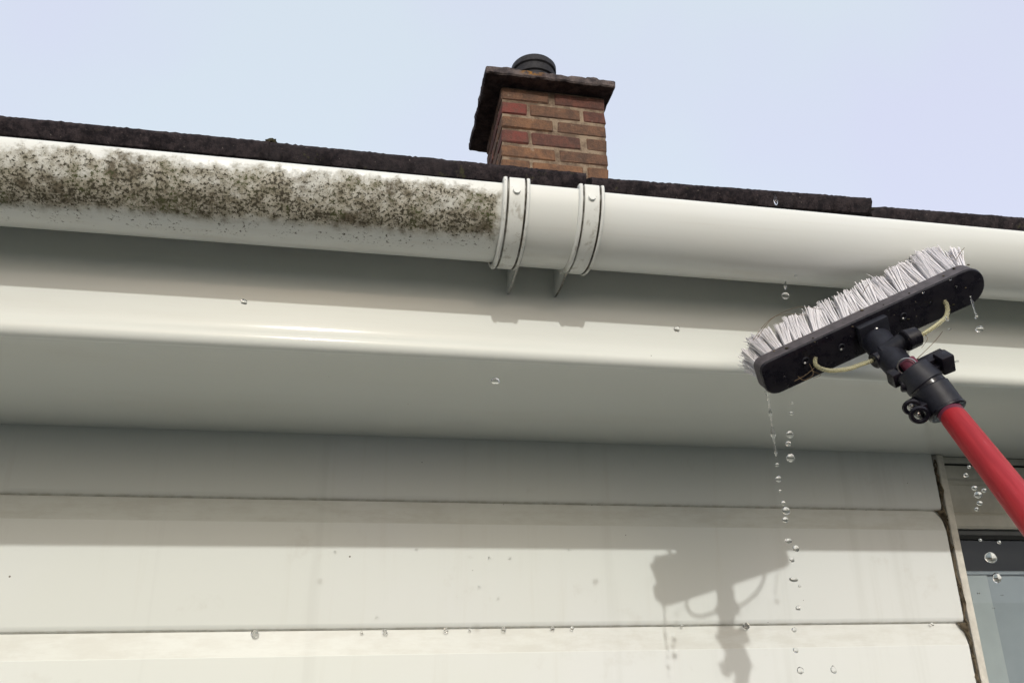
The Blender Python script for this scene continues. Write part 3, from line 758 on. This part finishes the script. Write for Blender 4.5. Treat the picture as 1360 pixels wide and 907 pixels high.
bpart('barrel_nut', cyl(place(1160, 480, .632), place(1170, 475, .630), .0085, .0080), MBLK)
bm = ring_bm(place(1205, 487, .592), PD + Vector((-.3, 0, .1)), .0082, .0007); bpart('steel_ring', bm, MMET)
bpart('inner_pole', cyl(place(1203, 478, .597), P1, .0078), MRED, label='short glimpse of the thinner red inner pole')
C0, C1 = P1 - PD * .068, P1 - PD * .048
bpart('upper_collar', cyl(place(1210, 491, .596), place(1231, 512, .590), .0165, .0180), MBLK2)
bpart('collar_groove', cyl(place(1229, 510, .5905), place(1235, 517, .589), .0170), MBLK)
bpart('lower_collar', cyl(place(1234, 515, .589), place(1258, 546, .583), .0178, .0172), MBLK2)
bpart('collar_lip', cyl(place(1256, 543, .5835), place(1260, 548, .582), .0178), MBLK)
# lever on the right
bpart('clamp_lever', obox(place(1254, 481, .583), A + Vector((0, 0, -.05)), B_, N_, .0062, .0095, .0075, .0015), MBLK)
bpart('lever_arm', obox(place(1236, 477, .590), A + Vector((0, 0, .02)), B_, N_, .0150, .0026, .006, .0008), MBLK)
bpart('lever_arm', obox(place(1234, 490, .590), A + Vector((0, 0, -.06)), B_, N_, .0125, .0028, .006, .0008), MBLK)
# clamp wings at the left
bpart('clamp_wing', obox(place(1188, 502, .606), A, B_, N_, .0045, .0075, .006, .0012), MBLK)
bpart('clamp_wing', cyl(place(1196, 512, .602), place(1206, 512, .598), .0065), MBLK)
bpart('clamp_bolt', cyl(place(1210, 541, .598), place(1220, 536, .592), .0075), MBLK)
bpart('clamp_bolt', cyl(place(1219, 551, .594), place(1231, 543, .588), .0085), MBLK)
bpart('clamp_loop', ring_bm(place(1211, 541, .588), PD, .0062, .0022), MBLK)
bpart('clamp_loop', ring_bm(place(1221, 551, .584), PD, .0068, .0024), MBLK)
bpart('clamp_bridge', obox(place(1228, 540, .59), A, B_, N_, .010, .007, .006), MBLK)
bm = bmesh.new()
for x_, y_, D in ((1211, 539, .589), (1219, 549, .585)):
    bmesh.ops.create_icosphere(bm, subdivisions=2, radius=.0024, matrix=Matrix.Translation(place(x_, y_, D)))
bpart('bolt', bm, MMET)
# ---- pole
PE = P1 + PD * 1.15
q = PD.to_track_quat('Z', 'Y'); bm = tube_bm([(0, 0, 0), (0, 0, .3), (0, 0, .62), (0, 0, 1.17)], [.0114, .0115, .0118, .0124], 40)
me = bm_mesh('pole', bm, True, 40)
po = link('pole', me, MRED, brush, P1 - BO - PD * .004); po.rotation_mode = 'QUATERNION'; po.rotation_quaternion = q
tag(po, 'glossy red pole with a darker band where it enters the collar')
# ---- hose
bm = tube_bm(smooth_path([place(*p) for p in ((1083, 474, .672), (1084, 485, .658), (1100, 492, .645), (1125, 490, .636), (1146, 483, .632), (1164, 477, .632))], 8), .0023, 12)
bpart('hose', bm, MHO, label='clear yellowish hose loop left of the fitting')
bm = tube_bm(smooth_path([place(*p) for p in ((1216, 449, .606), (1230, 441, .604), (1245, 431, .604), (1257, 419, .610), (1257, 404, .622), (1246, 392, .635))], 8), .0023, 12)
bpart('hose', bm, MHO, label='clear yellowish hose loop right of the fitting')

# ================================================================== WATER
def drop_mesh(seed, stretch=1.0):
    bm = bmesh.new(); bmesh.ops.create_icosphere(bm, subdivisions=3, radius=1)
    for v in bm.verts:
        k = 1 + .16 * mn.noise(v.co * 1.3 + Vector((seed * 3.7, 0, 0)))
        v.co = Vector((v.co.x * k, v.co.y * k, v.co.z * k * stretch))
        if stretch > 1.2 and v.co.z > 0: f = 1 - .6 * v.co.z / stretch; v.co.x *= f; v.co.y *= f
    me = bm_mesh('water_drop', bm, True, 180); me.materials.append(MWA); return me
DM = [drop_mesh(i) for i in range(6)] + [drop_mesh(9, 1.8)]
rd = random.Random(2)
def drop(x_, y_, rpx, D, label, group=None, sq=1., kind=None):
    r_ = rpx * D / 972 * 1.06
    o = bpy.data.objects.new('water_drop', DM[kind if kind is not None else rd.randrange(6)]); COL.objects.link(o)
    o.location = place(x_, y_, D); o.scale = (r_ * 1.05, r_, r_ * sq); o.rotation_euler = (0, rd.uniform(-.3, .3), rd.uniform(0, 6)) if kind is None else (0, 0, 0)
    tag(o, label, 'water drop', group)
G1 = 'drops falling in the column under the brush end'
for x_, y_, r_, l_ in ((1032, 617, 2.6, 'small drop just freed from the lower end of the water thread'), (1036, 652, 2, 'tiny drop between the thread end and the cluster at the board joint'),
                       (1040, 668, 3, 'topmost drop of the tight cluster crossing the upper board joint'), (1052, 743, 3.2, 'small drop right under the close pair on the sunlit board'),
                       (1062, 778, 1.7, 'tiniest drop of the column, just below the wide flattened one'), (1060, 807, 3, 'column drop falling shortly above the lower board joint'),
                       (1055, 836, 3, 'column drop passing right at the lower board joint'), (1057, 863, 3.2, 'column drop between the lower joint and the lowest drop')):
    drop(x_, y_, r_, .70, l_, G1)
drop(1034, 636, 4, .70, 'round drop just under the thin water thread, against the dark top board')
drop(1044, 678, 5, .70, 'largest drop of the tight cluster crossing the upper board joint')
drop(1043, 690, 4, .70, 'lowest drop of the tight cluster at the upper board joint')
drop(1047, 718, 4.2, .70, 'left drop of a close pair falling past the sunlit board', sq=.8)
drop(1057, 728, 4.2, .70, 'right and lower drop of a close pair falling past the sunlit board')
drop(1054, 769, 5.2, .70, 'wide flattened drop falling in front of the brush shadow edge', sq=.65)
drop(1063, 890, 4, .70, 'lowest falling drop near the bottom edge, under the brush shadow')
drop(1107, 889, 3.4, .70, 'lone drop low on the bottom board, right of the falling column', sq=1.4)
drop(1049, 577, 5, .69, 'round drop beside the water thread, upper of two large ones')
drop(1047, 589, 3.4, .69, 'small drop between the two large ones beside the water thread')
drop(1050, 608, 5.6, .69, 'large round drop beside the water thread, lower of two large ones')
drop(1051, 549, 3, .69, 'small drop right under the brush, right of the thread', sq=.9)
drop(1052, 535, 2, .69, 'tiny drop nearest the brush underside at its left end')
drop(1043, 393, 5.2, .66, 'round drop hanging below the gutter bottom, left of the bristles')
drop(1043, 379, 2, .66, 'thin stretched tail above the round drop under the gutter', sq=3.2)
drop(1057, 367, 2.4, .655, 'bright bead splashed on the gutter bottom, left of the bristles')
drop(1030, 266, 3.0, .655, 'stretched drop falling across the dark tile edge', kind=6, sq=1.7)
drop(1301, 437, 5.4, .60, 'plump bright drop under the right end of the brush', sq=.85)
drop(1297, 421, 2.8, .60, 'small drop above the plump one under the right end of the brush')
drop(1258, 423, 2.4, .60, 'tiny bead clinging beside the right hose bend', sq=1.7)
drop(1261, 437, 2.2, .60, 'tiny drop just below the right hose bend', sq=.7)
drop(1271, 480, 3.2, .60, 'flat tiny drop right of the clamp lever', sq=.5)
drop(899, 437, 4.4, .66, 'faint drop in front of the sunlit fascia, well left of the brush')
drop(658, 506, 5.5, .66, 'flattened drop falling in front of the soffit below the brackets', sq=.7)
drop(324, 401, 4.2, .66, 'flat drop in front of the fascia on the left side', sq=.7)
G2 = 'splash drops beside the pole'
for x_, y_, r_, l_ in ((1287, 620, 2.4, 'topmost splash drop, touching the dark line over the head board'), (1283, 631, 3, 'second splash drop from the top, nearest the window trim'),
                       (1294, 648, 3.6, 'splash drop on the upper left of the largest splash drop'), (1307, 651, 3.2, 'splash drop nearest the red pole'),
                       (1301, 668, 3.4, 'splash drop directly under the largest splash drop'), (1297, 676, 2.8, 'lowest of the splash drops between trim and pole')): drop(x_, y_, r_, .62, l_, G2)
drop(1299, 657, 5, .62, 'largest drop of the splash between window trim and pole')
drop(1316, 740, 7.2, .60, 'biggest round drop, in front of the dark top of the window')
drop(1324, 767, 5.2, .60, 'oval drop just below the biggest one, in front of the window', sq=1.3)
drop(1302, 717, 2, .60, 'tiny drop by the window frame, left of its twin')
drop(1327, 720, 2.4, .60, 'tiny drop by the window frame, right of its twin')
G3 = 'drops hanging from the lower board edge'; pass
YD = {338: 841, 480: 839, 511: 838.5, 592: 836.5, 624: 835.5, 669: 835, 734: 834, 760: 833.5, 906: 831, 991: 830.5, 1238: 828.5}
for x_, r_, l_ in ((480, 2.2, 'tiny hanging drop just left of a plumper one, second on the lower joint'), (511, 3.8, 'plump hanging drop, third from the left on the lower joint'),
                   (592, 3.6, 'plump hanging drop left of a tiny one, under the left bracket side'), (624, 2, 'tiny hanging drop between two plump ones on the lower joint'),
                   (669, 3.8, 'plump hanging drop on the lower joint straight below the left bracket'), (734, 3.4, 'left one of the close pair hanging below the second bracket'),
                   (760, 3, 'right one of the close pair hanging below the second bracket'), (906, 2.4, 'small hanging drop just left of the brush shadow'),
                   (1238, 3, 'rightmost hanging drop of the lower joint, near the window trim')): drop(x_, YD[x_], r_ * .75, W - .001, l_, G3)
drop(338, YD[338], 4, W - .001, 'leftmost drop hanging from the lower board joint, alone on its stretch')
drop(991, YD[991], 4, W - .001, 'hanging drop where the brush shadow crosses the lower board joint')
G4 = 'beads sparkling on the sunlit board'; L4 = 'tiny sparkling water bead sitting on the sunlit board left of the brush shadow'
for x_, y_ in ((624, 739), (650, 741), (677, 741), (553, 730), (636, 780), (607, 792), (662, 795), (500, 820), (756, 730), (445, 733)): drop(x_, y_, 1.7, W - .0008, L4, G4)
for x_, y_ in WET:
    o = bpy.data.objects.new('water_drop', DM[rd.randrange(6)]); COL.objects.link(o); r_ = rd.uniform(.0007, .0014)
    o.location = on_back(x_, y_, r_ * .4); o.scale = (r_, r_, r_ * 1.2); tag(o, 'tiny bead of water clinging to the black back of the brush', 'water drop', 'beads on the black brush back')
bm = tube_bm(smooth_path([place(*p) for p in ((1019, 519, .698), (1021, 530, .70), (1023, 548, .70), (1025, 562, .70), (1027, 578, .70), (1029, 592, .70), (1031, 607, .70))], 5),
             [q_ * 1.25 for q_ in [.0024] * 3 + [.0017] * 3 + [.0012] + [.0009] * 3 + [.0015, .0016, .0009] + [.0009, .0007, .0010, .0008, .0009] + [.0016, .0021, .0022, .0016, .0010] + [.0008, .0007, .0010, .0008] + [.0014, .0012, .0008, .0005]], 10)
o = link('water_thread', bm_mesh('water_thread', bm, True, 180), MWA); tag(o, 'thin beaded thread of water running off the left tip of the brush', 'water')
bm = tube_bm(smooth_path([place(*p) for p in ((1289, 394, .612), (1292, 404, .605), (1295, 414, .602), (1297, 419, .60))], 4), [.0009, .0005, .0007, .0011, .0006, .0008, .0009, .0005, .0010, .0006, .0007, .0009, .0004], 8)
o = link('water_thread', bm_mesh('water_thread', bm, True, 180), MWA); tag(o, 'short water thread dripping from the right end of the brush', 'water')
